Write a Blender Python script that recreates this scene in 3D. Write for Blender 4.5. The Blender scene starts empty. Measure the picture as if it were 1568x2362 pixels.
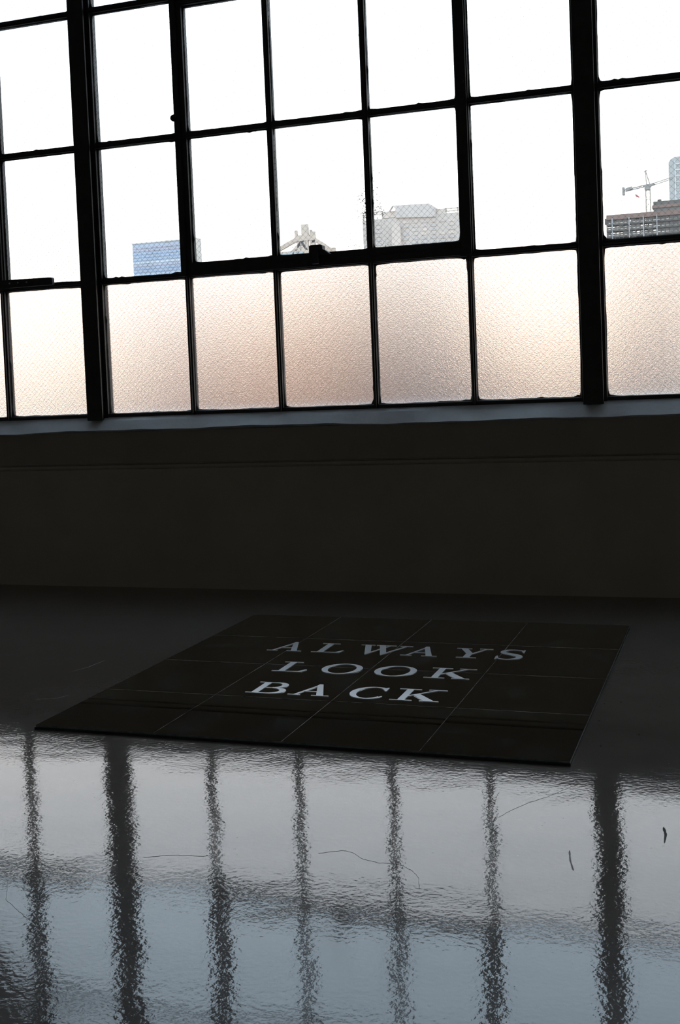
import bpy, bmesh, math, random
from mathutils import Vector, Matrix
random.seed(7)
S = bpy.context.scene
C = S.collection

# ------------------------------------------------------------------ camera
W_, H_ = 1568, 2362
F_ = 2663.14
PIT, ROLL, YAW = 0.04353, -0.04111, 0.33056
CAMZ, CY = 0.75, -176.92
fw = Vector((-math.sin(YAW)*math.cos(PIT), math.cos(YAW)*math.cos(PIT), -math.sin(PIT)))
r0 = fw.cross(Vector((0, 0, 1))).normalized()
u0 = r0.cross(fw)
cr, sr = math.cos(ROLL), math.sin(ROLL)
rt = r0*cr + u0*sr
up = u0*cr - r0*sr
cam_d = bpy.data.cameras.new('camera')
cam_d.sensor_width = 36.0
cam_d.sensor_fit = 'AUTO'
cam_d.lens = F_*36.0/H_
cam_d.shift_y = CY/H_
cam_d.clip_start = 0.02
cam_d.clip_end = 8000
cam = bpy.data.objects.new('camera', cam_d)
M = Matrix((rt, up, -fw)).transposed().to_4x4()
M.translation = Vector((0, 0, CAMZ))
cam.matrix_world = M
C.objects.link(cam)
S.camera = cam
cam_d.dof.use_dof = False

# ------------------------------------------------------------------ sky, exposure
S.view_settings.view_transform = 'Standard'
S.view_settings.look = 'None'
S.view_settings.gamma = 1.0
S.view_settings.use_curve_mapping = False
S.view_settings.exposure = 0.0
world = bpy.data.worlds.new('world')
S.world = world
world.use_nodes = True
wn = world.node_tree
wn.nodes.clear()
wo = wn.nodes.new('ShaderNodeOutputWorld')
wb = wn.nodes.new('ShaderNodeBackground')
tc = wn.nodes.new('ShaderNodeTexCoord')
sp = wn.nodes.new('ShaderNodeSeparateXYZ')
rp = wn.nodes.new('ShaderNodeValToRGB')
wn.links.new(tc.outputs['Generated'], sp.inputs[0])
wn.links.new(sp.outputs['Z'], rp.inputs[0])
wn.links.new(rp.outputs[0], wb.inputs[0])
wn.links.new(wb.outputs[0], wo.inputs[0])
SKY = 3.3
wb.inputs[1].default_value = SKY
els = rp.color_ramp.elements
els[0].position = 0.0;  els[0].color = (0.56, 0.47, 0.38, 1)
els[1].position = 1.0;  els[1].color = (0.42, 0.62, 0.85, 1)
for pos, col in ((0.05, (0.66, 0.57, 0.49, 1)), (0.16, (0.74, 0.73, 0.72, 1)), (0.32, (0.72, 0.82, 0.92, 1)),
                 (0.48, (0.62, 0.77, 0.92, 1))):
    e = els.new(pos); e.color = col
S.cycles.use_denoising = True
S.cycles.max_bounces = 12
S.cycles.diffuse_bounces = 5
S.cycles.glossy_bounces = 6
S.cycles.transmission_bounces = 10
S.cycles.transparent_max_bounces = 24
S.cycles.blur_glossy = 0.0
S.cycles.sample_clamp_indirect = 8.0

# ------------------------------------------------------------------ helpers
def ray(px, py):
    return fw + rt*((px - W_/2)/F_) + up*((H_/2 + CY - py)/F_)

def at(px, py, Y):
    """world x, z of the thing seen at this place of the photograph, standing Y metres away"""
    d = ray(px, py)
    t = Y/d.y
    return d.x*t, CAMZ + d.z*t

def nodes(name):
    m = bpy.data.materials.new(name)
    m.use_nodes = True
    nt = m.node_tree
    return m, nt, nt.nodes['Principled BSDF']

def N(nt, typ, **kw):
    n = nt.nodes.new(typ)
    for k, v in kw.items():
        if k in n.inputs:
            n.inputs[k].default_value = v
        else:
            setattr(n, k, v)
    return n

def noise(nt, scale, detail=3.0, rough=0.5, vec=None):
    n = N(nt, 'ShaderNodeTexNoise', Scale=scale, Detail=detail, Roughness=rough)
    if vec is not None:
        nt.links.new(vec, n.inputs['Vector'])
    return n

def ramp(nt, src, p0, c0, p1, c1):
    r = nt.nodes.new('ShaderNodeValToRGB')
    e = r.color_ramp.elements
    e[0].position = p0; e[0].color = (*c0, 1) if len(c0) == 3 else c0
    e[1].position = p1; e[1].color = (*c1, 1) if len(c1) == 3 else c1
    nt.links.new(src, r.inputs[0])
    return r

def simple(name, c0, c1=None, rough=0.6, scale=8.0, bump=0.0, metal=0.0, bscale=None, bdist=0.002, spec=0.5):
    m, nt, b = nodes(name)
    co = nt.nodes.new('ShaderNodeTexCoord').outputs['Object']
    n = noise(nt, scale, 5, 0.6, co)
    r = ramp(nt, n.outputs[0], 0.35, c0, 0.68, c1 or c0)
    nt.links.new(r.outputs[0], b.inputs['Base Color'])
    b.inputs['Roughness'].default_value = rough
    b.inputs['Metallic'].default_value = metal
    b.inputs['Specular IOR Level'].default_value = spec
    if bump:
        n2 = noise(nt, bscale or scale*4, 4, 0.6, co)
        bp = N(nt, 'ShaderNodeBump', Strength=bump, Distance=bdist)
        nt.links.new(n2.outputs[0], bp.inputs['Height'])
        nt.links.new(bp.outputs[0], b.inputs['Normal'])
    return m

def add_box(bm, x0, x1, y0, y1, z0, z1):
    v = [bm.verts.new(p) for p in ((x0,y0,z0),(x1,y0,z0),(x1,y1,z0),(x0,y1,z0),(x0,y0,z1),(x1,y0,z1),(x1,y1,z1),(x0,y1,z1))]
    for f in ((0,3,2,1),(4,5,6,7),(0,1,5,4),(1,2,6,5),(2,3,7,6),(3,0,4,7)):
        bm.faces.new([v[i] for i in f])

def add_bar(bm, a, b, w, d=None):
    """square bar between two points"""
    a, b = Vector(a), Vector(b)
    ax = (b - a).normalized()
    h = Vector((0, 1, 0)) if abs(ax.y) < 0.9 else Vector((1, 0, 0))
    s = ax.cross(h).normalized()*(w/2)
    t = ax.cross(s).normalized()*((d or w)/2)
    lo = [bm.verts.new(a + i*s + j*t) for i, j in ((-1,-1),(1,-1),(1,1),(-1,1))]
    hi = [bm.verts.new(b + i*s + j*t) for i, j in ((-1,-1),(1,-1),(1,1),(-1,1))]
    bm.faces.new(lo[::-1]); bm.faces.new(hi)
    for i in range(4):
        bm.faces.new((lo[i], lo[(i+1) % 4], hi[(i+1) % 4], hi[i]))

def add_cyl(bm, p, axis, r, l, n=16):
    ax = Vector(axis).normalized()
    q = ax.to_track_quat('Z', 'Y').to_matrix().to_4x4()
    q.translation = Vector(p)
    bmesh.ops.create_cone(bm, cap_ends=True, segments=n, radius1=r, radius2=r, depth=l, matrix=q)

def add_prism(bm, pts, y0, y1):
    """closed outline of (x, z) pushed from y0 to y1"""
    a = [bm.verts.new((x, y0, z)) for x, z in pts]
    b = [bm.verts.new((x, y1, z)) for x, z in pts]
    bm.faces.new(a); bm.faces.new(b[::-1])
    n = len(pts)
    for i in range(n):
        bm.faces.new((a[i], b[i], b[(i+1) % n], a[(i+1) % n]))

def obj(name, bm, mat, parent=None, loc=None, bevel=0.0, smooth=False):
    bmesh.ops.recalc_face_normals(bm, faces=bm.faces)
    me = bpy.data.meshes.new(name)
    bm.to_mesh(me); bm.free()
    if isinstance(mat, (list, tuple)):
        for m in mat: me.materials.append(m)
    else:
        me.materials.append(mat)
    o = bpy.data.objects.new(name, me)
    C.objects.link(o)
    if parent is not None: o.parent = parent
    if loc is not None: o.location = loc
    if bevel:
        bv = o.modifiers.new('bevel', 'BEVEL'); bv.width = bevel; bv.segments = 2; bv.limit_method = 'ANGLE'
    if smooth:
        for p in me.polygons: p.use_smooth = True
    return o

def share(name, me, parent, loc=(0, 0, 0)):
    o = bpy.data.objects.new(name, me)
    o.parent = parent; o.location = loc
    C.objects.link(o)
    return o

def thing(name, loc=(0, 0, 0), label=None, cat=None, kind=None, group=None):
    o = bpy.data.objects.new(name, None)
    o.empty_display_size = 0.2
    o.location = loc
    C.objects.link(o)
    return tag(o, label, cat, kind, group)

def tag(o, label=None, cat=None, kind=None, group=None):
    if label: o['label'] = label
    if cat: o['category'] = cat
    if kind: o['kind'] = kind
    if group: o['group'] = group
    return o

# ------------------------------------------------------------------ materials of the room
def floor_material():
    m, nt, b = nodes('sealed_concrete')
    L = nt.links
    co = nt.nodes.new('ShaderNodeTexCoord').outputs['Object']
    big = noise(nt, 1.3, 6, 0.6, co)
    r = ramp(nt, big.outputs[0], 0.3, (0.112, 0.100, 0.094), 0.7, (0.185, 0.168, 0.158))
    # aggregate specks, dark and pale
    v = N(nt, 'ShaderNodeTexVoronoi', Scale=34.0); L.new(co, v.inputs['Vector'])
    sp_ = ramp(nt, v.outputs['Distance'], 0.05, (1, 1, 1), 0.09, (0, 0, 0))
    n1 = noise(nt, 5.0, 3, 0.5, co)
    ms = ramp(nt, n1.outputs[0], 0.52, (0, 0, 0), 0.6, (1, 1, 1))
    mul = N(nt, 'ShaderNodeMath', operation='MULTIPLY'); L.new(sp_.outputs[0], mul.inputs[0]); L.new(ms.outputs[0], mul.inputs[1])
    mx = N(nt, 'ShaderNodeMix', data_type='RGBA'); L.new(mul.outputs[0], mx.inputs[0]); L.new(r.outputs[0], mx.inputs[6])
    mx.inputs[7].default_value = (0.012, 0.011, 0.010, 1)
    v2 = N(nt, 'ShaderNodeTexVoronoi', Scale=47.0); L.new(co, v2.inputs['Vector'])
    sp2 = ramp(nt, v2.outputs['Distance'], 0.03, (1, 1, 1), 0.07, (0, 0, 0))
    n3 = noise(nt, 3.1, 3, 0.5, co)
    ms2 = ramp(nt, n3.outputs[0], 0.55, (0, 0, 0), 0.62, (1, 1, 1))
    mul2 = N(nt, 'ShaderNodeMath', operation='MULTIPLY'); L.new(sp2.outputs[0], mul2.inputs[0]); L.new(ms2.outputs[0], mul2.inputs[1])
    mx2 = N(nt, 'ShaderNodeMix', data_type='RGBA'); L.new(mul2.outputs[0], mx2.inputs[0]); L.new(mx.outputs[2], mx2.inputs[6])
    mx2.inputs[7].default_value = (0.32, 0.31, 0.30, 1)
    L.new(mx2.outputs[2], b.inputs['Base Color'])
    rr = N(nt, 'ShaderNodeMath', operation='MULTIPLY_ADD')
    L.new(n1.outputs[0], rr.inputs[0]); rr.inputs[1].default_value = 0.03; rr.inputs[2].default_value = 0.042
    L.new(rr.outputs[0], b.inputs['Roughness'])
    b.inputs['IOR'].default_value = 1.62
    # relief: long slow waves of the screed, orange peel of the sealer, specks
    w = noise(nt, 2.6, 2, 0.5, co)
    w2 = noise(nt, 9.0, 2, 0.5, co)
    f = noise(nt, 110.0, 2, 0.5, co)
    b1 = N(nt, 'ShaderNodeBump', Strength=1.0, Distance=0.0017); L.new(w.outputs[0], b1.inputs['Height'])
    b2 = N(nt, 'ShaderNodeBump', Strength=1.0, Distance=0.0005); L.new(w2.outputs[0], b2.inputs['Height']); L.new(b1.outputs[0], b2.inputs['Normal'])
    b3 = N(nt, 'ShaderNodeBump', Strength=1.0, Distance=0.00015); L.new(f.outputs[0], b3.inputs['Height']); L.new(b2.outputs[0], b3.inputs['Normal'])
    L.new(b3.outputs[0], b.inputs['Normal'])
    return m

def mirror_material():
    m, nt, b = nodes('smoked_mirror_glass')
    L = nt.links
    co = nt.nodes.new('ShaderNodeTexCoord').outputs['Object']
    geo = nt.nodes.new('ShaderNodeObjectInfo')
    b.inputs['Metallic'].default_value = 1.0
    b.inputs['Base Color'].default_value = (0.62, 0.62, 0.60, 1)
    b.inputs['Roughness'].default_value = 0.015
    n = noise(nt, 9.0, 6, 0.65, co)
    off = N(nt, 'ShaderNodeVectorMath', operation='ADD'); L.new(co, off.inputs[0])
    L.new(geo.outputs['Location'], off.inputs[1]); L.new(off.outputs[0], n.inputs['Vector'])
    sm = ramp(nt, n.outputs[0], 0.52, (0, 0, 0), 0.75, (0.14, 0.14, 0.14))
    df = N(nt, 'ShaderNodeBsdfDiffuse'); df.inputs[0].default_value = (0.30, 0.36, 0.42, 1)
    mix = nt.nodes.new('ShaderNodeMixShader')
    L.new(sm.outputs[0], mix.inputs[0]); L.new(b.outputs[0], mix.inputs[1]); L.new(df.outputs[0], mix.inputs[2])
    L.new(mix.outputs[0], nt.nodes['Material Output'].inputs[0])
    return m

def clear_glass(name='clear_wired_glass', dirt=None, smudge=0.0):
    m, nt, b = nodes(name)
    L = nt.links
    nt.nodes.remove(b)
    tr = N(nt, 'ShaderNodeBsdfTransparent'); tr.inputs[0].default_value = (0.955, 0.965, 0.96, 1)
    gl = N(nt, 'ShaderNodeBsdfGlossy', Roughness=0.0)
    fr = N(nt, 'ShaderNodeFresnel', IOR=1.45)
    mix = nt.nodes.new('ShaderNodeMixShader')
    L.new(fr.outputs[0], mix.inputs[0]); L.new(tr.outputs[0], mix.inputs[1]); L.new(gl.outputs[0], mix.inputs[2])
    last = mix
    co = nt.nodes.new('ShaderNodeTexCoord').outputs['Object']
    if dirt is not None:
        # paint specks and grime left on the pane; dirt = (side x, spread x, height, spread z, amount)
        sx, wx, hz, wz, amt = dirt
        s = nt.nodes.new('ShaderNodeSeparateXYZ'); L.new(co, s.inputs[0])
        def fall(sock, c, w):
            a = N(nt, 'ShaderNodeMath', operation='SUBTRACT'); L.new(sock, a.inputs[0]); a.inputs[1].default_value = c
            d = N(nt, 'ShaderNodeMath', operation='ABSOLUTE'); L.new(a.outputs[0], d.inputs[0])
            mr = N(nt, 'ShaderNodeMapRange'); L.new(d.outputs[0], mr.inputs[0])
            mr.inputs[1].default_value = 0.0; mr.inputs[2].default_value = w
            mr.inputs[3].default_value = 1.0; mr.inputs[4].default_value = 0.0
            return mr.outputs[0]
        mm = N(nt, 'ShaderNodeMath', operation='MULTIPLY'); L.new(fall(s.outputs[0], sx, wx), mm.inputs[0]); L.new(fall(s.outputs[2], hz, wz), mm.inputs[1])
        bt = fall(s.outputs[2], -0.26, 0.12)
        bm_ = N(nt, 'ShaderNodeMath', operation='MULTIPLY'); L.new(bt, bm_.inputs[0]); bm_.inputs[1].default_value = 0.55
        mxm = N(nt, 'ShaderNodeMath', operation='MAXIMUM'); L.new(mm.outputs[0], mxm.inputs[0]); L.new(bm_.outputs[0], mxm.inputs[1])
        n = noise(nt, 150.0, 4, 0.75, co)
        n2 = noise(nt, 14.0, 2, 0.5, co)
        ad = N(nt, 'ShaderNodeMath', operation='MULTIPLY_ADD'); L.new(mxm.outputs[0], ad.inputs[0]); ad.inputs[1].default_value = amt; L.new(n.outputs[0], ad.inputs[2])
        ad2 = N(nt, 'ShaderNodeMath', operation='MULTIPLY_ADD'); L.new(n2.outputs[0], ad2.inputs[0]); ad2.inputs[1].default_value = 0.25; L.new(ad.outputs[0], ad2.inputs[2])
        rr = ramp(nt, ad2.outputs[0], 0.862, (0, 0, 0), 0.89, (1, 1, 1))
        df = N(nt, 'ShaderNodeBsdfDiffuse'); df.inputs[0].default_value = (0.12, 0.07, 0.055, 1)
        mx = nt.nodes.new('ShaderNodeMixShader')
        L.new(rr.outputs[0], mx.inputs[0]); L.new(last.outputs[0], mx.inputs[1]); L.new(df.outputs[0], mx.inputs[2])
        last = mx
    if smudge:
        n = noise(nt, 7.0, 4, 0.6, co)
        rr = ramp(nt, n.outputs[0], 0.45, (0.02, 0.02, 0.02), 0.75, (smudge, smudge, smudge))
        tl = N(nt, 'ShaderNodeBsdfTranslucent'); tl.inputs[0].default_value = (0.8, 0.78, 0.75, 1)
        mx = nt.nodes.new('ShaderNodeMixShader')
        L.new(rr.outputs[0], mx.inputs[0]); L.new(last.outputs[0], mx.inputs[1]); L.new(tl.outputs[0], mx.inputs[2])
        last = mx
    L.new(last.outputs[0], nt.nodes['Material Output'].inputs[0])
    return m

def frosted_glass():
    m, nt, b = nodes('hammered_wired_glass')
    L = nt.links
    nt.nodes.remove(b)
    co = nt.nodes.new('ShaderNodeTexCoord').outputs['Object']
    g = N(nt, 'ShaderNodeBsdfRefraction', Roughness=0.135, IOR=1.45)
    g.inputs[0].default_value = (0.97, 0.925, 0.89, 1)
    gl = N(nt, 'ShaderNodeBsdfGlossy', Roughness=0.25)
    fr = N(nt, 'ShaderNodeFresnel', IOR=1.45)
    st = N(nt, 'ShaderNodeMapping'); L.new(co, st.inputs[0]); st.inputs['Scale'].default_value = (1.0, 1.0, 1.45)
    st.inputs['Rotation'].default_value = (0, 0.25, 0)
    n = noise(nt, 235.0, 3, 0.6, st.outputs[0])
    bp = N(nt, 'ShaderNodeBump', Strength=1.0, Distance=0.0006)
    L.new(n.outputs[0], bp.inputs['Height'])
    L.new(bp.outputs[0], g.inputs['Normal']); L.new(bp.outputs[0], gl.inputs['Normal'])
    mix = nt.nodes.new('ShaderNodeMixShader')
    L.new(fr.outputs[0], mix.inputs[0]); L.new(g.outputs[0], mix.inputs[1]); L.new(gl.outputs[0], mix.inputs[2])
    L.new(mix.outputs[0], nt.nodes['Material Output'].inputs[0])
    return m

M_floor = floor_material()
M_wall = simple('old_wall_paint', (0.33, 0.31, 0.255), (0.38, 0.355, 0.29), 0.75, 3.0, 0.4, bscale=40, bdist=0.001, spec=0.25)
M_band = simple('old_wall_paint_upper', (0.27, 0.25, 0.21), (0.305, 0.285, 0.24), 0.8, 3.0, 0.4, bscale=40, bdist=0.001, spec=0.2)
M_room = simple('room_paint', (0.46, 0.44, 0.41), (0.52, 0.50, 0.47), 0.8, 2.0, spec=0.2)
M_ceil = simple('ceiling_concrete', (0.46, 0.44, 0.41), (0.52, 0.50, 0.47), 0.9, 2.0, spec=0.1)
M_sill = simple('sill_plaster', (0.50, 0.53, 0.56), (0.62, 0.65, 0.68), 0.7, 6.0, 0.5, bscale=25, bdist=0.003, spec=0.3)
M_steel = simple('black_window_steel', (0.010, 0.010, 0.010), (0.020, 0.020, 0.019), 0.55, 30.0, 0.5, bscale=180, bdist=0.0008)
M_putty = simple('dark_glazing_putty', (0.010, 0.009, 0.009), (0.022, 0.019, 0.017), 0.9, 40.0, 0.6, bscale=200, bdist=0.001)
M_wire = simple('embedded_wire', (0.055, 0.055, 0.06), (0.09, 0.09, 0.095), 0.6, 30.0)
M_screw = simple('worn_screw_metal', (0.25, 0.25, 0.25), (0.4, 0.4, 0.4), 0.4, 50.0, metal=0.8)
M_mirror = mirror_material()
M_edge = simple('green_glass_edge', (0.10, 0.14, 0.14), (0.22, 0.27, 0.27), 0.35, 60.0)
M_back = simple('tile_backing', (0.30, 0.29, 0.26), (0.42, 0.40, 0.36), 0.7, 60.0)
M_seam = simple('painted_seam_glint', (0.02, 0.02, 0.02), (0.55, 0.55, 0.52), 0.8, 22.0)  # pale blotches paint in the light caught along tile edges
M_black = simple('black_backing_edge', (0.006, 0.006, 0.007), (0.010, 0.010, 0.011), 0.5, 30.0)
M_letter = simple('frosted_white_letter', (0.86, 0.91, 0.97), (0.93, 0.96, 1.0), 0.30, 25.0, metal=0.9, spec=0.9)
M_crack = simple('floor_crack_dark', (0.07, 0.066, 0.063), (0.10, 0.095, 0.09), 0.6, 50.0, spec=0.1)
M_clear = clear_glass(smudge=0.03)
M_dirty_l = clear_glass('clear_glass_specks_at_right_edge', (0.18, 0.07, -0.10, 0.28, 0.30), 0.16)
M_dirty_r = clear_glass('clear_glass_specks_at_left_edge', (-0.18, 0.13, -0.06, 0.26, 0.24), 0.06)
M_frost = frosted_glass()

# ------------------------------------------------------------------ room shell
XL, XR, YB, YW = -8.25, 5.45, -6.5, 3.94
ZC = 4.25
Z = [0.670, 1.1885, 1.7145, 2.231, 2.751, 3.27, 3.79]
D = 4.003
bm = bmesh.new(); add_box(bm, XL-.3, XR+.3, YB-.3, 4.4, -0.25, 0.0)
floor = tag(obj('floor', bm, M_floor), kind='structure')
bm = bmesh.new(); add_box(bm, XL-.3, XR+.3, YB-.3, 4.4, ZC, ZC+.25)
tag(obj('ceiling', bm, M_ceil), kind='structure')
bm = bmesh.new(); add_box(bm, XL-.3, XL, YB-.3, 4.4, 0, ZC)
tag(obj('wall_left', bm, M_room), kind='structure')
bm = bmesh.new(); add_box(bm, XR, XR+.3, YB-.3, 4.4, 0, ZC)
tag(obj('wall_right', bm, M_room), kind='structure')
bm = bmesh.new(); add_box(bm, XL, XR, YB-.3, YB, 0, ZC)
tag(obj('wall_front', bm, M_room), kind='structure')

def extrude_profile(bm, pts, x0, x1, nseg, wob=None):
    """profile of (y, z) swept along x, with an optional wobble of each ring"""
    rings = []
    for i in range(nseg+1):
        x = x0 + (x1-x0)*i/nseg
        rings.append([bm.verts.new((x, *(wob(x, j, y, z) if wob else (y, z)))) for j, (y, z) in enumerate(pts)])
    n = len(pts)
    for a, b in zip(rings, rings[1:]):
        for j in range(n):
            bm.faces.new((a[j], a[(j+1) % n], b[(j+1) % n], b[j]))
    bm.faces.new(rings[0]); bm.faces.new(rings[-1][::-1])

# window wall: low wall under the sill, head above the windows
bm = bmesh.new()
extrude_profile(bm, [(YW, 0), (YW, 0.4585), (YW+.004, 0.4605), (YW+.004, 0.4635), (YW-.002, 0.4655), (YW-.002, 0.4750),
                     (YW+.004, 0.4770), (YW+.004, 0.4800), (YW+.001, 0.4825), (YW+.001, 0.615), (4.35, 0.615), (4.35, 0)], XL, XR, 1)
add_box(bm, XL, XR, 3.96, 4.35, Z[-1]+.03, ZC)
wall_back = tag(obj('wall_back', bm, M_wall), kind='structure')
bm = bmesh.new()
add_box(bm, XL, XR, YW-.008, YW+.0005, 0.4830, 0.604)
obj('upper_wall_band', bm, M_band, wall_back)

# sloping plaster sill with an uneven front edge
def wave(x):
    return (0.0030*math.sin(3.1*x+1.0) + 0.0022*math.sin(7.3*x+0.4) + 0.0012*math.sin(17*x) + 0.0007*math.sin(41*x+2))
def sw(x, j, y, z):
    if j in (1,): return y + 0.6*wave(x*1.3), z + wave(x)
    if j in (0,): return y, z + wave(x)*.8
    if j == 2: return y + wave(x+1), z + 0.6*wave(x*1.7+2)
    return y, z
bm = bmesh.new()
extrude_profile(bm, [(YW-.003, 0.603), (YW-.020, 0.611), (3.962, 0.645), (3.984, 0.661), (4.36, 0.661), (4.36, 0.600)], XL, XR, 420, sw)
tag(obj('trim_1', bm, M_sill, smooth=False), kind='structure')
bpy.data.objects['trim_1']['label'] = 'uneven pale plaster sill along the foot of the window'

# thin cracks and scuffs in the floor
def fl(px, py):
    d = ray(px, py); t = -CAMZ/d.z
    return d.x*t, d.y*t
def ribbon_on_floor(name, pix, w, mat, jit=0.0):
    pts = []
    for (a, b), (c, d) in zip(pix, pix[1:]):
        for k in range(6):
            s = k/6
            x, y = fl(a+(c-a)*s, b+(d-b)*s)
            pts.append(Vector((x + random.uniform(-jit, jit), y + random.uniform(-jit, jit)*2, 0)))
    x, y = fl(*pix[-1]); pts.append(Vector((x, y, 0)))
    bm = bmesh.new(); prev = None
    for i, p in enumerate(pts):
        q = pts[min(i+1, len(pts)-1)] - pts[max(i-1, 0)]
        n = Vector((-q.y, q.x, 0)).normalized()*w*0.5*random.uniform(.5, 1.2)*(0.35 if i in (0, len(pts)-1) else 1)
        cur = (bm.verts.new(p+n), bm.verts.new(p-n), bm.verts.new(p+Vector((0, 0, 0.0004))))
        if prev:
            bm.faces.new((prev[0], cur[0], cur[2], prev[2])); bm.faces.new((prev[2], cur[2], cur[1], prev[1]))
        prev = cur
    return obj(name, bm, mat, floor)
ribbon_on_floor('floor_crack', [(735, 1968), (790, 1962), (812, 1966), (838, 1982), (870, 1990), (905, 1992), (930, 1998), (950, 2008), (965, 2025), (968, 2052)], 0.0007, M_crack, 0.0006)
ribbon_on_floor('floor_crack', [(1150, 1885), (1185, 1866), (1225, 1850), (1262, 1838), (1300, 1822), (1335, 1808)], 0.0008, M_crack, 0.0008)
ribbon_on_floor('floor_crack', [(18, 2030), (14, 2075), (40, 2100), (62, 2120)], 0.0007, M_crack, 0.0008)
ribbon_on_floor('floor_crack', [(330, 1978), (400, 1972), (470, 1975), (492, 1974)], 0.0007, M_crack, 0.0006)
ribbon_on_floor('floor_scuff', [(1530, 1908), (1535, 1925), (1532, 1945)], 0.0045, M_crack)
ribbon_on_floor('floor_scuff', [(1313, 1962), (1315, 1985), (1322, 2008)], 0.0040, simple('pale_scuff', (0.10, 0.10, 0.105), (0.13, 0.13, 0.135), 0.5))
M_scr = simple('floor_scratch_pale', (0.13, 0.125, 0.12), (0.17, 0.165, 0.16), 0.6)
ribbon_on_floor('floor_scratch', [(165, 1549), (200, 1540), (240, 1524)], 0.003, M_scr, 0.001)
ribbon_on_floor('floor_scratch', [(80, 1613), (130, 1611), (160, 1603)], 0.004, M_scr, 0.001)

# ------------------------------------------------------------------ steel windows
PITCH = 1.9124
COLS = [0.0, 0.409, 0.770, 1.1385, 1.499, 1.9124]      # bar centres from the left mullion's centre
X0 = -2.363                                            # left mullion of the middle window
BAR = 0.0105                                           # half width of a glazing bar
yb0, yb1 = D-.020, D+.018

def wire_mesh_data(w, h, t=0.00027):
    """diamond wire grid that fills a pane, centred on the origin"""
    bm = bmesh.new(); st = 0.0215
    for sgn in (1, -1):
        k = -(w+h)/2
        while k < (w+h)/2:
            k += st
            # line z = sgn*x + k, clipped to the pane
            xs = []
            for x in (-w/2, w/2):
                z = sgn*x + k
                if abs(z) <= h/2: xs.append((x, z))
            for z in (-h/2, h/2):
                x = (z-k)*sgn
                if abs(x) < w/2: xs.append((x, z))
            if len(xs) >= 2 and math.dist(xs[0], xs[1]) > 0.01:
                a, b = xs[0], xs[1]
                yy = 0.0004*sgn
                add_bar(bm, (a[0], yy, a[1]), (b[0], yy, b[1]), 2*t)
    bmesh.ops.recalc_face_normals(bm, faces=bm.faces)
    me = bpy.data.meshes.new('wire_mesh'); bm.to_mesh(me); bm.free(); me.materials.append(M_wire)
    return me

def putty_data(w, h, seed):
    """uneven bead of putty round a pane, a little fat in the corners"""
    rnd = random.Random(seed)
    bm = bmesh.new()
    per = []
    n = 26
    for side in range(4):
        for i in range(n):
            s = i/n
            per.append([(-w/2+w*s, -h/2), (w/2, -h/2+h*s), (w/2-w*s, h/2), (-w/2, h/2-h*s)][side])
    wid = []
    lvl = 0.003
    for i, (x, z) in enumerate(per):
        c = min(math.dist((abs(x), abs(z)), (w/2, h/2)), 0.03)
        lvl += rnd.uniform(-.0011, .0011); lvl = min(max(lvl, .0012), .0042)
        if rnd.random() < .03: lvl += .0035
        wid.append(lvl + (0.03-c)*0.12)
    ring = []
    for (x, z), d in zip(per, wid):
        ix = x - math.copysign(min(d, w/2), x) if abs(abs(x)-w/2) < 1e-6 else max(-w/2+d, min(w/2-d, x))
        iz = z - math.copysign(min(d, h/2), z) if abs(abs(z)-h/2) < 1e-6 else max(-h/2+d, min(h/2-d, z))
        ring.append((bm.verts.new((x, -.012, z)), bm.verts.new((ix, -.0035, iz)), bm.verts.new((x, -.0035, z))))
    m_ = len(ring)
    for i in range(m_):
        a, b = ring[i], ring[(i+1) % m_]
        bm.faces.new((a[0], b[0], b[1], a[1])); bm.faces.new((a[1], b[1], b[2], a[2])); bm.faces.new((a[2], b[2], b[0], a[0]))
    bmesh.ops.recalc_face_normals(bm, faces=bm.faces)
    me = bpy.data.meshes.new('glazing_putty'); bm.to_mesh(me); bm.free(); me.materials.append(M_putty)
    return me

_cache = {}
def cached(key, fn):
    if key not in _cache: _cache[key] = fn()
    return _cache[key]

def pane_data(w, h, mat, th=0.0055):
    bm = bmesh.new(); add_box(bm, -w/2, w/2, -th/2, th/2, -h/2, h/2)
    bmesh.ops.recalc_face_normals(bm, faces=bm.faces)
    me = bpy.data.meshes.new('glass_pane'); bm.to_mesh(me); bm.free(); me.materials.append(mat)
    return me

VOL, VOR = 0.388, 1.515                               # outer sides of the opening vent
VB, VT = 1.1800, 2.2400
VW = 0.046                                            # vent frame width, sides
def mullion(parent, x):
    bm = bmesh.new()
    add_box(bm, x-.034, x+.034, D-.052, D-.042, Z[0]-.02, Z[-1]+.06)
    add_box(bm, x-.027, x+.027, D-.042, D-.022, Z[0]-.02, Z[-1]+.06)
    add_box(bm, x-.043, x+.043, D-.022, D+.026, Z[0]-.02, Z[-1]+.06)
    obj('mullion', bm, M_steel, parent, bevel=0.002)

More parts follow.
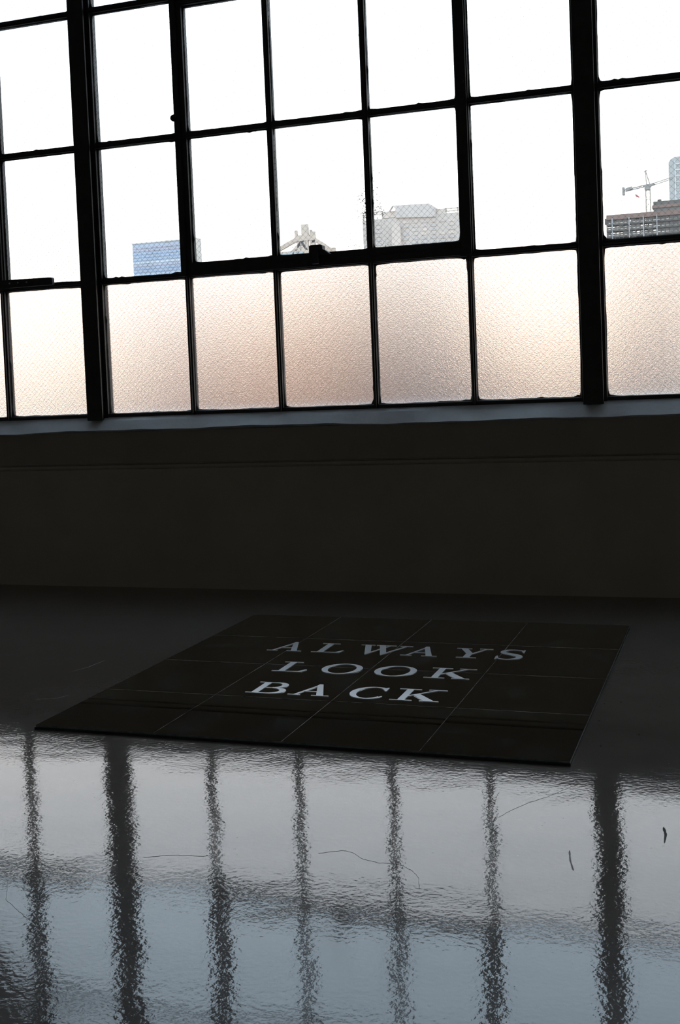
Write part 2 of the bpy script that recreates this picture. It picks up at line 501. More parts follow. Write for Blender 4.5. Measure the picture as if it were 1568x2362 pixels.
def make_window(idx, k):
    xo = X0 + k*PITCH
    w = thing('window_%d' % idx, (xo, 0, 0), kind='structure')
    mullion(w, 0)
    ML, MR = 0.043, PITCH-0.043
    # vertical glazing bars (each broken where the vent stands)
    for c in (1, 2, 3, 4):
        x = COLS[c]
        spans = [(Z[0]-.008, VB+.004), (VT-.004, Z[-1]+.02)]
        for a, b in spans:
            bm = bmesh.new(); add_box(bm, x-BAR*.85, x+BAR*.85, yb0, yb1, a, b)
            add_box(bm, x-BAR*.35, x+BAR*.35, yb0-.010, yb0, a, b)
            obj('vertical_bar', bm, M_steel, w, bevel=0.0012)
    # horizontal bars
    for rI, z in enumerate(Z):
        spans = [(ML, MR)]
        if rI in (1, 2, 3): spans = [(ML, VOL+.003), (VOR-.003, MR)]
        for a, b in spans:
            bm = bmesh.new()
            zz0, zz1 = (z-.014, z+.004) if rI == 0 else (z-BAR, z+BAR)
            add_box(bm, a, b, yb0, yb1, zz0, zz1)
            if rI: add_box(bm, a, b, yb0-.008, yb0, z-BAR*.35, z+BAR*.35)
            obj('bottom_rail' if rI == 0 else 'horizontal_bar', bm, M_steel, w, bevel=0.0012)
    # opening vent: frame, glazing bars, pivots, latch
    v = thing('vent_sash', (0, 0, 0)); v.parent = w
    y0, y1 = D-.034, D+.022
    for a, b in ((VOL, VOL+VW), (VOR-VW, VOR)):
        bm = bmesh.new(); add_box(bm, a, b, y0+.012, y1, VB, VT)
        s = a+.004 if a == VOL else b-.026
        add_box(bm, s, s+.022, y0, y0+.012, VB+.004, VT-.004)
        obj('stile', bm, M_steel, v, bevel=0.0015)
    for a, b in ((VB, VB+.054), (VT-.046, VT)):
        bm = bmesh.new(); add_box(bm, VOL+VW-.002, VOR-VW+.002, y0+.010, y1-.001, a, b)
        add_box(bm, VOL+VW-.002, VOR-VW+.002, y0+.001, y0+.010, a+.004, b-.026)
        obj('rail', bm, M_steel, v, bevel=0.0015)
    for x in (COLS[2], COLS[3]):
        bm = bmesh.new(); add_box(bm, x-BAR, x+BAR, yb0, yb1-.001, VB+.052, VT-.044)
        add_box(bm, x-BAR*.4, x+BAR*.4, yb0-.008, yb0, VB+.052, VT-.044)
        obj('glazing_bar', bm, M_steel, v, bevel=0.0012)
    bm = bmesh.new(); add_box(bm, VOL+VW-.002, VOR-VW+.002, yb0+.001, yb1-.002, Z[2]-BAR, Z[2]+BAR)
    obj('glazing_bar', bm, M_steel, v, bevel=0.0012)
    for x in (VOL+.006, VOR-.022):
        bm = bmesh.new(); add_cyl(bm, (x, y0-.003, 1.777), (0, 1, 0), .0125, .014, 14)
        add_cyl(bm, (x, y0-.012, 1.777), (0, 1, 0), .006, .006, 10)
        obj('pivot', bm, M_steel, v, bevel=0.001)
    bm = bmesh.new()
    lx = 0.942
    add_prism(bm, [(lx-.026, VB+.044), (lx+.055, VB+.044), (lx+.036, VB+.058), (lx+.027, VB+.062), (lx+.026, VB+.076), (lx+.018, VB+.080), (lx-.018, VB+.080), (lx-.025, VB+.076)], y0-.018, y0+.016)
    add_box(bm, lx-.012, lx+.012, y0-.030, y0-.018, VB+.010, VB+.062)
    obj('latch', bm, M_steel, v, bevel=0.002)
    # panes
    for ci in range(5):
        for ri in range(6):
            xa = ML if ci == 0 else COLS[ci]+BAR*.85
            xb = MR if ci == 4 else COLS[ci+1]-BAR*.85
            za, zb = Z[ri]+(BAR if ri else .004), Z[ri+1]-BAR
            if ri in (1, 2):
                if ci == 1: xa = VOL+VW
                if ci == 3: xb = VOR-VW
                if ci == 0: xb = VOL
                if ci == 4: xa = VOR
                if 0 < ci < 4:
                    if ri == 1: za = VB+.054
                    if ri == 2: zb = VT-.046
            elif ri == 0 and 0 < ci < 4: zb = VB
            elif ri == 3 and 0 < ci < 4: za = VT
            ov = .006
            pw, ph = round(xb-xa, 4), round(zb-za, 4)
            mat = M_frost if ri == 0 else M_clear
            key = 'f' if ri == 0 else 'c'
            if k == 0 and ri == 1 and ci == 2: mat, key = M_dirty_l, 'dl'
            if k == 0 and ri == 1 and ci == 3: mat, key = M_dirty_r, 'dr'
            me = cached(('pane', pw, ph, key), lambda: pane_data(pw+2*ov, ph+2*ov, mat))
            loc = ((xa+xb)/2, D, (za+zb)/2)
            share('glass_pane', me, w, loc)
            if k in (-1, 0, 1) and ri < 4:
                tk = 0.00017 if ri == 0 else 0.00027
                wm = cached(('wire', pw, ph, tk), lambda: wire_mesh_data(pw, ph, tk))
                o = share('wire_mesh', wm, w, (loc[0], D-.0040, loc[2]))
                o['kind'] = 'stuff'
            sd = (ci*7+ri*3+k*5) % 4
            pm = cached(('putty', pw, ph, sd), lambda: putty_data(pw, ph, sd+int(pw*1000)))
            share('glazing_putty', pm, w, (loc[0], D, loc[2]))
    return w

wins = {}
for i, k in enumerate(range(-3, 3)):
    wins[k] = make_window(i+1, k)
mullion(wins[2], PITCH)
# stay plate screwed over the bar beside the left window's vent
bm = bmesh.new()
x1 = -2.527 - (X0-PITCH)
x0 = VOR-.10
add_prism(bm, [(x0, 1.1900), (x1, 1.1900), (x1, 1.2140), (x1-.004, 1.2190), (x1-.012, 1.2200), (x0, 1.2240)], D-.046, D-.028)
plate = obj('stay_plate', bm, M_steel, wins[-1], bevel=0.0015)
for q in (1.553, 1.592, 1.632):
    bm = bmesh.new(); add_cyl(bm, (q, D-.0465, 1.208), (0, 1, 0), .0034, .003, 10)
    obj('screw', bm, M_screw, plate)

# ------------------------------------------------------------------ mirror tile panel with lettering
PX, PY, PR = -1.5187, 2.2164, -0.0064
PW, PD = 1.2013, 1.2488
panel = thing('mirror_tile_panel', (PX, PY, 0), 'dark mirrored tile panel lettered ALWAYS LOOK BACK, lying on the glossy concrete floor', 'floor art')
panel.rotation_euler = (0, 0, PR)
bm = bmesh.new(); add_box(bm, .004, PW-.004, .004, PD-.004, 0, .0035)
obj('backing_board', bm, M_back, panel)
tw, td = PW/4, PD/4
bm = bmesh.new()
g = .0005
add_box(bm, -tw/2+g, tw/2-g, -td/2+g, td/2-g, 0, .0048)
for v in bm.verts:                      # wider arris on the long cross seams, fine arris on the others
    v.co.z = v.co.z
top = [v for v in bm.verts if v.co.z > .004]
ring = [v.co.copy() for v in top]
f_top = [f for f in bm.faces if all(v.co.z > .004 for v in f.verts)][0]
r_ = bmesh.ops.inset_region(bm, faces=[f_top], thickness=.0008, depth=0)
for v in f_top.verts:
    v.co.y -= math.copysign(.0005, v.co.y)
for v in bm.verts:
    if v.co.z > .004 and v not in set(f_top.verts): v.co.z -= .0005
bmesh.ops.recalc_face_normals(bm, faces=bm.faces)
for f in bm.faces: f.material_index = 0 if f.normal.z > .95 else 1
tme = bpy.data.meshes.new('mirror_tile'); bm.to_mesh(tme); bm.free(); tme.materials.append(M_mirror); tme.materials.append(M_edge)
rnd = random.Random(11)
for i in range(4):
    for j in range(4):
        o = share('mirror_tile', tme, panel, (tw*(i+.5), td*(j+.5), .0036))
        o.rotation_euler = (rnd.uniform(-.0016, .0016), rnd.uniform(-.0012, .0012), rnd.uniform(-.001, .001))
for q in (1, 2, 3):  # added pale strips: glint of the glass edges put into colour
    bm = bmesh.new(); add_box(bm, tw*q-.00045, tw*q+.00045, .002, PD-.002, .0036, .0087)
    obj('seam_glint', bm, M_seam, panel)
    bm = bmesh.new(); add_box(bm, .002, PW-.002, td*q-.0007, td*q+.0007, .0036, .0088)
    obj('seam_glint', bm, M_seam, panel)
bm = bmesh.new()
add_box(bm, -.001, PW+.001, -.0030, .0030, 0, .0046)
obj('edge_strip', bm, M_black, panel)

def ribbon(bm, pts, wid, z0, z1):
    """solid ribbon along pts (x, y) with a width at each point"""
    n = len(pts); prev = None; first = None
    for i, (x, y) in enumerate(pts):
        a = Vector(pts[max(i-1, 0)]); b = Vector(pts[min(i+1, n-1)])
        t = (b-a).normalized(); nn = Vector((-t.y, t.x))*wid[i]/2
        cur = [bm.verts.new((x+nn.x, y+nn.y, z0)), bm.verts.new((x-nn.x, y-nn.y, z0)), bm.verts.new((x-nn.x, y-nn.y, z1)), bm.verts.new((x+nn.x, y+nn.y, z1))]
        if prev:
            for q in range(4): bm.faces.new((prev[q], prev[(q+1) % 4], cur[(q+1) % 4], cur[q]))
        else: bm.faces.new(cur[::-1])
        prev = cur
    bm.faces.new(prev)

def poly(bm, pts, z0, z1):
    a = [bm.verts.new((x, y, z0)) for x, y in pts]; b = [bm.verts.new((x, y, z1)) for x, y in pts]
    bm.faces.new(a[::-1]); bm.faces.new(b); n = len(pts)
    for i in range(n): bm.faces.new((a[i], a[(i+1) % n], b[(i+1) % n], b[i]))

HL = .045      # hairline
TK = .165      # thick stroke
def glyph(ch):
    """list of ('p', polygon) and ('r', points, widths) in cap heights"""
    out = []
    def P(*p): out.append(('p', p))
    def ser(a, b, y): P((a, y), (b, y), (b, y+HL), (a, y+HL))
    def arc(cx, cy, rx, ry, a0, a1, wf, n=28):
        pts, wd = [], []
        for i in range(n+1):
            t = math.radians(a0+(a1-a0)*i/n)
            pts.append((cx+rx*math.cos(t), cy+ry*math.sin(t))); wd.append(wf(t))
        out.append(('r', pts, wd))
    thick = lambda t: HL + (TK-HL+.01)*abs(math.cos(t))**1.5
    if ch == 'A':
        P((.125, 0), (.185, 0), (.535, .93), (.505, 1.02))
        P((.73, 0), (.91, 0), (.56, 1.02), (.47, 1.02), (.45, .90))
        P((.28, .34), (.66, .34), (.64, .385), (.30, .385))
        ser(.0, .32, 0); ser(.60, 1.03, 0)
    elif ch == 'L':
        P((.17, 0), (.35, 0), (.35, 1), (.17, 1)); ser(0, .52, 1-HL); ser(0, .5, 0)
        P((.3, 0), (.82, 0), (.88, .27), (.845, .27), (.70, HL+.02), (.3, HL))
    elif ch == 'W':
        P((.11, 1), (.29, 1), (.53, .18), (.44, -.03), (.42, -.03))
        P((.44, -.03), (.475, .05), (.88, 1), (.83, 1), (.43, .07))
        P((.53, 1), (.71, 1), (.97, .18), (.88, -.03), (.86, -.03))
        P((.88, -.03), (.915, .05), (1.36, 1), (1.31, 1), (.87, .07))
        ser(0, .40, 1-HL); ser(.45, 1.02, 1-HL); ser(1.14, 1.50, 1-HL)
    elif ch == 'Y':
        P((.10, 1), (.29, 1), (.56, .47), (.53, .36), (.39, .42))
        P((.50, .42), (.56, .42), (.86, 1), (.80, 1)); P((.38, 0), (.55, 0), (.55, .48), (.38, .46))
        ser(0, .42, 1-HL); ser(.64, 1.0, 1-HL); ser(.20, .74, 0)
    elif ch == 'S':
        pts = [(.66, .74), (.62, .90), (.50, .98), (.34, 1.0), (.19, .95), (.11, .82), (.14, .68), (.28, .57), (.45, .48), (.59, .37), (.62, .24), (.56, .10), (.42, .01), (.27, .0), (.12, .06), (.04, .18), (.02, .30)]
        wd = [.02, .05, .06, .055, .09, .12, .16, .18, .19, .18, .15, .11, .06, .05, .06, .05, .02]
        sm, sw_ = [], []
        for i in range(len(pts)-1):
            p0, p1, p2, p3 = [Vector(pts[min(max(q, 0), len(pts)-1)]) for q in (i-1, i, i+1, i+2)]
            for s in (0, .25, .5, .75):
                q = .5*((2*p1)+(p2-p0)*s+(2*p0-5*p1+4*p2-p3)*s*s+(3*p1-p0-3*p2+p3)*s**3)
                sm.append((q.x, q.y)); sw_.append(wd[i]+(wd[i+1]-wd[i])*s)
        out.append(('r', sm, sw_))
        P((.02, .0), (.055, .0), (.10, .12), (.055, .33), (.02, .33)); P((.63, 1.0), (.66, 1.0), (.68, .68), (.655, .68), (.58, .86))
    elif ch == 'O':
        arc(.525, .5, .455, .50, 0, 360, thick, 48)
    elif ch == 'C':
        arc(.50, .5, .42, .50, 48, 318, thick, 40)
        P((.74, .92), (.80, 1.0), (.83, 1.0), (.84, .70), (.81, .70), (.72, .84)); P((.76, .10), (.80, .20), (.86, .26), (.83, .20), (.79, .10))
    elif ch == 'K':
        P((.19, 0), (.36, 0), (.36, 1), (.19, 1)); ser(0, .54, 0); ser(0, .54, 1-HL)
        P((.34, .42), (.34, .34), (.98, .98), (.91, .98)); P((.44, .50), (.57, .62), (1.10, 0), (.86, 0))
        ser(.72, 1.17, 1-HL); ser(.72, 1.18, 0)
    elif ch == 'B':
        P((.15, 0), (.32, 0), (.32, 1), (.15, 1)); ser(0, .55, 0); ser(0, .52, 1-HL); P((.3, .50), (.55, .50), (.55, .54), (.3, .54))
        arc(.50, .755, .255, .222, -90, 90, thick, 20); arc(.54, .262, .33, .240, -90, 90, thick, 20)
    return out

LH = .104
def letter(ch, x, y, target_w, h):
    base_w = {'A': 1.03, 'L': .88, 'W': 1.5, 'Y': 1.0, 'S': .68, 'O': 1.05, 'C': .86, 'K': 1.18, 'B': .96}[ch]
    sx = target_w/base_w
    bm = bmesh.new()
    for q, it in enumerate(glyph(ch)):
        z1 = .0008 + q*.00004
        if it[0] == 'p': poly(bm, [(a*sx, b*h) for a, b in it[1]], 0, z1)
        else:
            # width scales with the cap height, not with the stretch
            ribbon(bm, [(a*sx, b*h) for a, b in it[1]], [w_*h for w_ in it[2]], 0, z1)
    # world place -> panel frame
    dx, dy = x-PX, y-PY
    c, s = math.cos(-PR), math.sin(-PR)
    o = obj('letter', bm, M_letter, panel, (dx*c-dy*s, dx*s+dy*c, .0087))
    o['label'] = 'frosted white serif letter %s' % ch
for word, yb, h, xs in (
    ('ALWAYS', 2.990, .106, [(-1.272, .103), (-1.139, .089), (-1.023, .152), (-.880, .102), (-.745, .101), (-.623, .070)]),
    ('LOOK', 2.771, .100, [(-1.168, .090), (-1.041, .105), (-.897, .107), (-.757, .117)]),
    ('BACK', 2.561, .099, [(-1.152, .097), (-1.041, .105), (-.895, .086), (-.785, .119)])):
    for ch, (x, w_) in zip(word, xs):
        letter(ch, x, yb, w_, h)

# ------------------------------------------------------------------ the city outside
GZ = -14.0
def mat_build(name, c, v=0.12, rough=0.8, scale=.15):
    return simple(name, tuple(a*(1-v) for a in c), tuple(min(1, a*(1+v)) for a in c), rough, scale, spec=0.2)
bm = bmesh.new(); add_box(bm, -3000, 1500, 6, 3500, GZ-1, GZ)
tag(obj('ground', bm, mat_build('city_ground', (0.30, 0.245, 0.215), .25, .9, .02)), 'flat hazy city ground far below the window', 'ground', kind='structure')

def px_box(bm, xa, xb, ytop, ybot, Y, dep, yref=None):
    """axis-aligned block whose front stands Y away; xa, xb and tops read off the photograph"""
    x0, zt = at(xa, ytop, Y); x1, _ = at(xb, ytop, Y); zb = GZ if ybot is None else at(xa, ybot, Y)[1]
    add_box(bm, min(x0, x1), max(x0, x1), Y, Y+dep, zb, zt)
    return x0, x1, zb, zt

# blue glass office block
B1 = thing('office_block', (at(365, 560, 400)[0], 400, GZ), 'pale blue glass office block with a flat roof, left of the opening sash', 'building')
def world_child(o, par):
    o.location = -Vector(par.location); o.parent = par
    return o
mb_blue = mat_build('blue_glass_facade', (0.42, 0.50, 0.60), .10)
bm = bmesh.new(); x0, x1, zb, zt = px_box(bm, 305, 428, 564, None, 400, 5)
world_child(obj('tower_body', bm, mb_blue), B1)
fh = 1.15
z = zt-1.3; q = 0
shades = [mat_build('band_'+str(i), c, .08) for i, c in enumerate(((.44,.53,.64), (.34,.42,.56), (.56,.63,.70), (.38,.48,.63), (.44,.45,.54)))]
shn = ['window_band']*5
rnd = random.Random(3)
while z > at(305, 700, 400)[1]:
    bm = bmesh.new()
    a = x0+.25
    while a < x1-.3:
        b = min(a + rnd.choice((1.6, 2.4, 3.6)), x1-.25)
        add_box(bm, a+.08, b-.08, 399.75, 400.0, z-.62, z)
        a = b
    world_child(obj('window_band', bm, rnd.choice(shades)), B1)
    z -= fh
bm = bmesh.new(); x2 = at(452, 560, 400)[0]
add_box(bm, x1, x2, 400.5, 404.5, GZ, zt+.5)
world_child(obj('stair_tower', bm, mat_build('beige_side', (0.60, 0.55, 0.50))), B1)
for q in range(2):
    bm = bmesh.new(); add_box(bm, x2-1.5+q*.8, x2-1.15+q*.8, 400.2, 400.5, zt-22, zt-2.2)
    world_child(obj('window_strip', bm, mat_build('pale_strip', (0.85, 0.82, 0.78))), B1)
bm = bmesh.new(); add_box(bm, x0-.1, x1+.1, 399.7, 405.1, zt, zt+.35)
world_child(obj('parapet', bm, mat_build('parapet_grey', (0.62, 0.62, 0.62))), B1)
bm = bmesh.new()
hx, hz = at(386, 556, 400)
add_cyl(bm, (hx, 402, hz-.1), (0, 0, 1), 2.5, .45, 24)
for dx in (-2.0, 0, 2.0): add_bar(bm, (hx+dx, 402, zt+.2), (hx+dx, 402, hz-.2), .22)
add_bar(bm, (hx-5.2, 401.5, zt+.2), (hx-2.4, 401.5, hz-.15), .16)
world_child(obj('roof_platform', bm, mat_build('platform_olive', (0.42, 0.42, 0.34))), B1)

# stepped tower crown with raking struts
Y2 = 330
def pz(px, py, Y=Y2): return at(px, py, Y)
cx, cz = pz(705, 590)
B2 = thing('stepped_tower', (cx, Y2, GZ), 'hazy beige tower crown with sloping side struts, behind the sash latch', 'building')
m_bei = mat_build('beige_stone', (0.57, 0.48, 0.40))
def blk(par, name, xa, xb, yt, yb_, Y, dep, mat, off=0):
    bm = bmesh.new(); px_box(bm, xa, xb, yt, yb_, Y+off, dep)
    return world_child(obj(name, bm, mat), par)
blk(B2, 'base_storey', 640, 772, 582, None, Y2, 1.0, m_bei)
blk(B2, 'crown_block', 694, 709, 518, 560, Y2, 1.0, m_bei, .6)
blk(B2, 'crown_block', 679, 684, 532, 560, Y2, 1.0, m_bei, .5)
blk(B2, 'crown_block', 713, 718, 530, 560, Y2, 1.0, m_bei, .5)
blk(B2, 'crown_block', 718, 725, 534, 560, Y2, 1.0, m_bei, .4)
blk(B2, 'crown_body', 685, 712, 543, 556, Y2, 1.0, m_bei, .3)
blk(B2, 'crown_body', 679, 726, 548, 557, Y2, 1.0, m_bei, .2)
for xa, xb in ((685, 692), (695, 704), (705, 710), (714, 725)):
    blk(B2, 'column', xa, xb, 555, 583, Y2, 1.0, m_bei, .4)
for (a, b), (c, d), wv in (((681, 552), (636, 578), 1.15), ((724, 552), (770, 582), 1.15), ((700, 552), (670, 584), .9), ((690, 552), (712, 584), .7)):
    bm = bmesh.new(); A = pz(a, b); B = pz(c, d)
    add_bar(bm, (A[0], Y2+1, A[1]), (B[0], Y2+1, B[1]), wv, 1.2)
    world_child(obj('strut', bm, m_bei), B2)
for k_ in range(4):
    A = pz(650+k_*12, 571-k_*6.2)
    bm = bmesh.new(); add_box(bm, A[0], A[0]+.25, Y2+1.5, Y2+2, A[1]-.2, A[1]+.6)
    world_child(obj('roof_post', bm, m_bei), B2)
bm = bmesh.new(); A = pz(645, 585); B = pz(700, 583)
add_box(bm, A[0], B[0], Y2-.5, Y2, A[1]-1.2, A[1])
world_child(obj('window_band', bm, mat_build('band_slate', (0.42, 0.50, 0.54))), B2)

# grey apartment block with a flat crown and trellis frames
Y3 = 260
gx, gz = at(960, 560, Y3)
B3 = thing('apartment_block', (gx, Y3, GZ), 'broad pale grey block with a raised flat crown, in the right sash pane', 'building')
m_g = mat_build('grey_render', (0.55, 0.50, 0.46), .07)
m_g2 = mat_build('grey_render_light', (0.57, 0.53, 0.50), .07)
m_gb = mat_build('grey_blue_render', (0.50, 0.485, 0.475), .1)
m_bg = mat_build('beige_render', (0.64, 0.57, 0.51), .06)
blk(B3, 'lower_body', 836, 1056, 509, None, Y3, 4, m_g)
blk(B3, 'shoulder', 881, 913, 489, 504, Y3, 1.5, m_bg, .5)
blk(B3, 'shoulder', 1000, 1027, 483, 502, Y3, 1.5, m_bg, .5)
bm = bmesh.new()
pts = [at(a, b, Y3) for a, b in ((913, 503), (913, 483), (906, 475), (990, 469.5), (996, 476), (1005, 482), (1005, 500))]
add_prism(bm, pts, Y3-.4, Y3+2.5)
world_child(obj('raised_crown', bm, m_g2), B3)
for (a, b), (c, d) in (((906, 475), (898, 489)), ((994, 474), (1008, 482))):
    bm = bmesh.new(); A = at(a, b, Y3); B = at(c, d, Y3); add_bar(bm, (A[0], Y3, A[1]), (B[0], Y3, B[1]), .22, .6)
    world_child(obj('crown_strut', bm, m_g), B3)
for side in ((836, 881, 490.5), (1027, 1056, 480)):
    xa, xb, yt = side
    x0, z0 = at(xa, yt, Y3); x1, _ = at(xb, yt, Y3)
    for dz in (0, -.55):
        bm = bmesh.new(); add_box(bm, x0, x1, Y3+.2, Y3+.6, z0+dz-.22, z0+dz)
        world_child(obj('trellis_beam', bm, m_bg), B3)
    for xx in (x0, x1-.2):
        bm = bmesh.new(); add_box(bm, xx, xx+.2, Y3+.2, Y3+.6, z0-2.2, z0)
        world_child(obj('trellis_post', bm, m_bg), B3)
# windows and bays
for r_ in range(9):
    for c_ in range(10):
        xa = 846+c_*21
        yt = 515+r_*9.5-(c_*1.1)
        if 898 < xa+12 < 930 and r_ < 7: continue
        if rnd.random() < .15: continue
        A = at(xa, yt, Y3); B = at(xa+13, yt+4.5, Y3)
        bm = bmesh.new(); add_box(bm, A[0], B[0], Y3-.12, Y3, B[1], A[1])
        world_child(obj('window', bm, rnd.choice((m_gb, m_g2, m_g, m_bg)) if r_ < 4 else m_gb), B3)
bm = bmesh.new(); A = at(915, 514, Y3); B = at(915, 590, Y3)
rr_ = 1.05
n = 14
pts = [(A[0]-rr_, B[1]-6)] + [(A[0]-rr_*math.cos(math.pi*i/n), A[1]-rr_*1.5+rr_*1.5*math.sin(math.pi*i/n)) for i in range(n+1)] + [(A[0]+rr_, B[1]-6)]
add_prism(bm, pts, Y3-1.0, Y3-.1)
world_child(obj('arched_bay', bm, m_bg), B3)

# concrete frame building under construction
Y4 = 300
fx, fz = at(1470, 540, Y4)
B4 = thing('concrete_frame_building', (fx, Y4, GZ), 'dark unfinished concrete frame building with light showing through its floors, right edge', 'building')
m_con = mat_build('dark_concrete', (0.135, 0.130, 0.125), .15)
m_con2 = mat_build('grey_mesh_sheeting', (0.17, 0.17, 0.17), .15)
m_red = mat_build('rust_brown_fascia', (0.22, 0.165, 0.145), .1)
xL, zT = at(1398, 497, Y4); xM, zM = at(1506, 465, Y4); xR = at(1640, 470, Y4)[0]
zs = [at(1398, y_, Y4)[1] for y_ in (508, 521, 535, 549, 563, 577)]
def wbox(par, name, mat, *a):
    bm = bmesh.new(); add_box(bm, *a); return world_child(obj(name, bm, mat), par)
wbox(B4, 'roof_fascia', m_red, xL, xR, Y4, Y4+3.5, zs[0], zT)
wbox(B4, 'upper_storey', m_con2, xM, xR, Y4+.5, Y4+3.4, zT, zM-1.6)
wbox(B4, 'upper_fascia', m_red, xM-.3, xR, Y4+.2, Y4+3.4, zM-1.6, zM-.9)
wbox(B4, 'upper_slab', m_con, xM, xR, Y4+.2, Y4+3.4, zM-.9, zM)
wbox(B4, 'roof_plant', m_con, xM+1.0, xM+1.9, Y4+1, Y4+2.5, zM, zM+.55)
wbox(B4, 'roof_plant', m_con, xL-.5, xL+.3, Y4+1, Y4+2.5, zs[0]-.9, zs[0]+.5)
for z_ in zs[1:]:
    wbox(B4, 'floor_slab', m_con, xL, xR, Y4, Y4+3.5, z_, z_+.5)
ncol = 26
for i in range(ncol):
    xx = xL + (xR-xL)*i/(ncol-1)
    for yy in (Y4+.3, Y4+3.0):
        bm = bmesh.new(); add_box(bm, xx-.08, xx+.08, yy, yy+.3, GZ, zs[0])
        world_child(obj('column', bm, m_con), B4)
for r_ in range(5):
    za, zb_ = zs[r_], zs[r_+1]+.62
    for i in range(ncol-1):
        xx = xL + (xR-xL)*i/(ncol-1); xw = (xR-xL)/(ncol-1)
        if r_ == 0 : full = not (4 <= i <= 9) or rnd.random() < .25
        elif r_ == 1: full = i > 10 or rnd.random() < .2
        else: full = i > 11 or rnd.random() < .15
        hh = 1.0 if full else rnd.uniform(.30, .6)
        wbox(B4, 'infill_panel', m_con2, xx+.1, xx+xw-.1, Y4+.45, Y4+.6, zb_, zb_+(za-zb_)*hh)
# lighter bay lines up the front
for px_ in (1412, 1451, 1484, 1515):
    xx = at(px_, 520, Y4)[0]
    wbox(B4, 'hoist_rail', mat_build('pale_rail', (0.33, 0.34, 0.35)), xx-.14, xx+.14, Y4-.35, Y4-.1, GZ, zs[0]+.3)

# pale blue tower behind it
Y5 = 520
tx, tz = at(1580, 400, Y5)
B5 = thing('high_rise_tower', (tx, Y5, GZ), 'pale blue high-rise with white window grid, cut by the right edge', 'building')
m_tw = mat_build('tower_blue_grey', (0.41, 0.425, 0.42), .06)
m_ti = mat_build('tower_grid_white', (0.62, 0.67, 0.70), .05)
xa, zt5 = at(1541, 366, Y5); xb = at(1640, 360, Y5)[0]
bm = bmesh.new()
add_prism(bm, [(xa, GZ), (xa, zt5-1.8), (xa+1.0, zt5-.3), (xa+2.2, zt5+.2), (xa+2.2, zt5+.5), (xb, zt5+.9), (xb, GZ)], Y5, Y5+22)
world_child(obj('tower_body', bm, m_tw), B5)
zz = zt5-2.4
while zz > 20:
    wbox(B5, 'floor_band', m_ti, xa+2.6, xb-.1, Y5-.25, Y5, zz-.28, zz)
    zz -= 2.5
for i in range(7):
    wbox(B5, 'pilaster', m_ti, xa+2.5+i*2.5, xa+2.85+i*2.5, Y5-.35, Y5, 10, zt5-1.2)

# tower crane
Y6 = 340
def c3(px, py, dy=0):
    x, z = at(px, py, Y6); return Vector((x, Y6+dy, z))
base = c3(1496, 620)
B6 = thing('tower_crane', (base.x, Y6, GZ), 'tower crane with counterweight above the unfinished frame building', 'crane')
m_cr = mat_build('crane_grey_steel', (0.30, 0.30, 0.29), .1)
m_cl = mat_build('crane_pale_steel', (0.36, 0.34, 0.29), .1)
def lattice(bm, a, b, w, n, t, tb=.4):
    a, b = Vector(a), Vector(b); ax = (b-a).normalized()
    s = Vector((0, 1, 0)); q = ax.cross(s).normalized()
    cs = [(i*s + j*q)*w/2 for i, j in ((-1,-1),(1,-1),(1,1),(-1,1))]
    for c in cs: add_bar(bm, a+c, b+c, t)
    for k_ in range(n):
        p = a+(b-a)*k_/n; r = a+(b-a)*(k_+1)/n
        for i in range(4):
            add_bar(bm, p+cs[i], r+cs[(i+1) % 4], t*tb)
            add_bar(bm, p+cs[i], p+cs[(i+1) % 4], t*tb)
top = c3(1494, 437)
bm = bmesh.new(); lattice(bm, (top.x, Y6, GZ), top, 1.2, 24, .2)
world_child(obj('mast', bm, m_cl), B6)
bm = bmesh.new(); T = c3(1493, 431)
add_box(bm, T.x-.75, T.x+.75, Y6-.8, Y6+.8, T.z-.9, T.z+.3); add_prism(bm, [(T.x-1.2, T.z+.1), (T.x-.2, T.z+.7), (T.x+1.4, T.z+.5), (T.x+.8, T.z-.2)], Y6-.7, Y6+.7)
world_child(obj('slewing_cab', bm, m_cr), B6)
bm = bmesh.new(); a = c3(1442, 440); b = c3(1490, 428)
lattice(bm, a, b, .45, 10, .16)
add_bar(bm, c3(1443, 438.5), c3(1458, 433), .75, 1.2)
world_child(obj('counter_jib', bm, m_cr), B6)
bm = bmesh.new(); A = c3(1435, 433); B = c3(1441, 450)
add_box(bm, A.x, B.x, Y6-.8, Y6+.8, B.z, A.z)
world_child(obj('counterweight', bm, m_cr, bevel=.08), B6)
bm = bmesh.new(); ap = c3(1488, 393)
add_bar(bm, c3(1499, 427), ap, .26); add_bar(bm, c3(1491, 428), ap, .22); add_bar(bm, c3(1485, 397), c3(1492, 393), .25)
world_child(obj('apex_frame', bm, m_cl), B6)
bm = bmesh.new(); lattice(bm, c3(1498, 428), c3(1552, 410), .5, 16, .09); add_bar(bm, c3(1500, 427), c3(1509, 423.5), .55, 1)
world_child(obj('jib', bm, m_cr), B6)
for q_ in ((1445, 437), (1540, 412)):
    bm = bmesh.new(); add_bar(bm, ap, c3(*q_), .05)
    world_child(obj('stay_cable', bm, m_cl), B6)
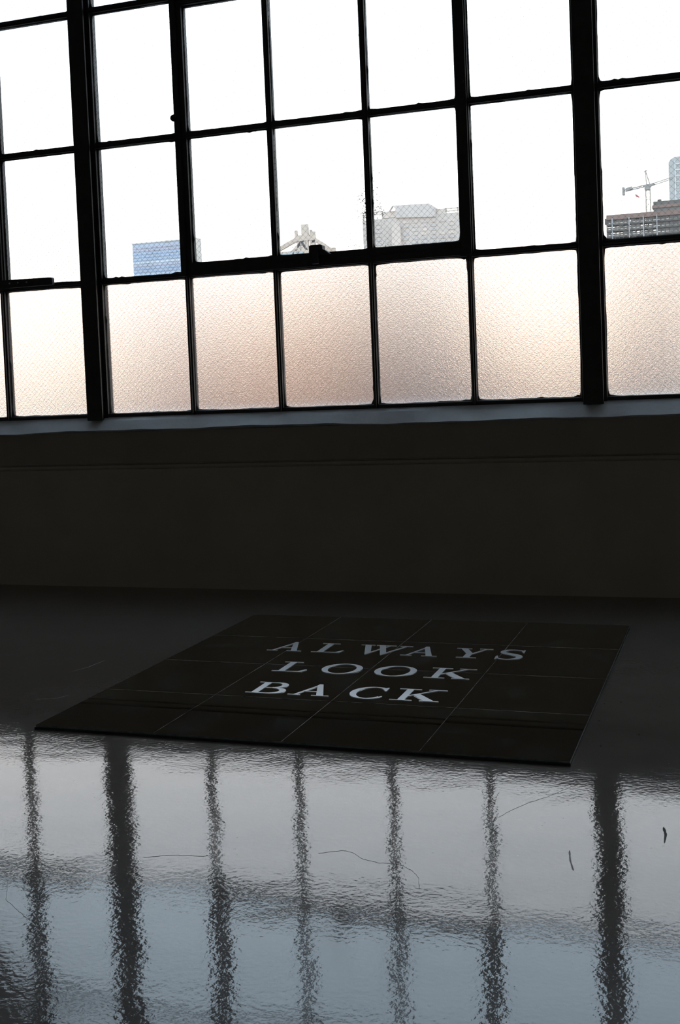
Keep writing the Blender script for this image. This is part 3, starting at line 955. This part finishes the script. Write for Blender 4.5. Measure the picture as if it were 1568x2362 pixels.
# flag that flies from a line under the counter jib
fa = c3(1464.5, 447)
B7 = thing('hanging_flag', (fa.x, Y6-0.27, fa.z), 'small red flag below the crane counter jib', 'flag')
m_fl = mat_build('red_cloth', (0.45, 0.16, 0.16), .1)
bm = bmesh.new()
p = [c3(1464.5, 447), c3(1474, 453.5), c3(1474.5, 457.5), c3(1466, 453.5)]
n = 6; rows_ = []
for i in range(n+1):
    s = i/n; t_ = p[0].lerp(p[1], s); u_ = p[3].lerp(p[2], s); o_ = Vector((0, .12*math.sin(s*7), 0))
    rows_.append([bm.verts.new(t_+o_), bm.verts.new(u_+o_), bm.verts.new(u_+o_+Vector((0, .04, 0))), bm.verts.new(t_+o_+Vector((0, .04, 0)))])
for a, b in zip(rows_, rows_[1:]):
    for q in range(4): bm.faces.new((a[q], a[(q+1) % 4], b[(q+1) % 4], b[q]))
bm.faces.new(rows_[0]); bm.faces.new(rows_[-1][::-1])
o = world_child(obj('cloth', bm, m_fl), B7); o.location.y -= 0.27
bm = bmesh.new(); add_bar(bm, c3(1464.5, 434.5), c3(1465.5, 453.5), .03)
o = world_child(obj('line', bm, m_cl), B7); o.location.y -= 0.27

# low blocks that show only as soft tints through the hammered panes
low = [
    (250, 430, 800, 210, 18, (0.36, 0.26, 0.20), 'low tan block blurred behind the hammered glass, left of the opening sash'),
    (495, 545, 770, 150, 12, (0.36, 0.17, 0.10), 'narrow orange-brown block blurred behind the second hammered pane'),
    (655, 745, 700, 180, 16, (0.36, 0.20, 0.13), 'reddish block blurred behind the hammered pane below the latch'),
    (745, 850, 800, 230, 16, (0.33, 0.22, 0.18), 'dull pink block blurred behind the middle hammered pane'),
    (900, 1090, 775, 170, 20, (0.17, 0.15, 0.15), 'dark grey-brown block blurred behind the fourth hammered pane'),
    (1110, 1330, 850, 240, 20, (0.36, 0.25, 0.19), 'low tan block blurred behind the hammered pane left of the right mullion'),
    (1420, 1600, 745, 120, 14, (0.12, 0.12, 0.135), 'dark slate block blurred behind the far right hammered pane'),
]
for xa, xb, yt, Y, dep, col, lab in low:
    x0, zt = at(xa, yt, Y); x1, _ = at(xb, yt, Y)
    t = thing('low_building', ((x0+x1)/2, Y, GZ), lab, 'building')
    mt = mat_build('low_block_paint', col, .1)
    bm = bmesh.new(); add_box(bm, x0, x1, Y, Y+dep, GZ, zt)
    world_child(obj('body', bm, mt), t)
    bm = bmesh.new(); add_box(bm, x0-.2, x1+.2, Y-.2, Y+dep+.2, zt, zt+.35)
    world_child(obj('roof', bm, mat_build('low_block_roof', tuple(c*.8 for c in col), .1)), t)
    nn = max(3, int((x1-x0)/2.2))
    m_ = mat_build('low_block_window', (0.16, 0.18, 0.22), .2)
    z_ = zt-1.4
    while z_ > GZ+1.5:
        for i in range(nn):
            xx = x0+(x1-x0)*(i+.5)/nn
            bm = bmesh.new(); add_box(bm, xx-.45, xx+.45, Y-.08, Y, z_-.9, z_)
            world_child(obj('window', bm, m_), t)
        z_ -= 2.9
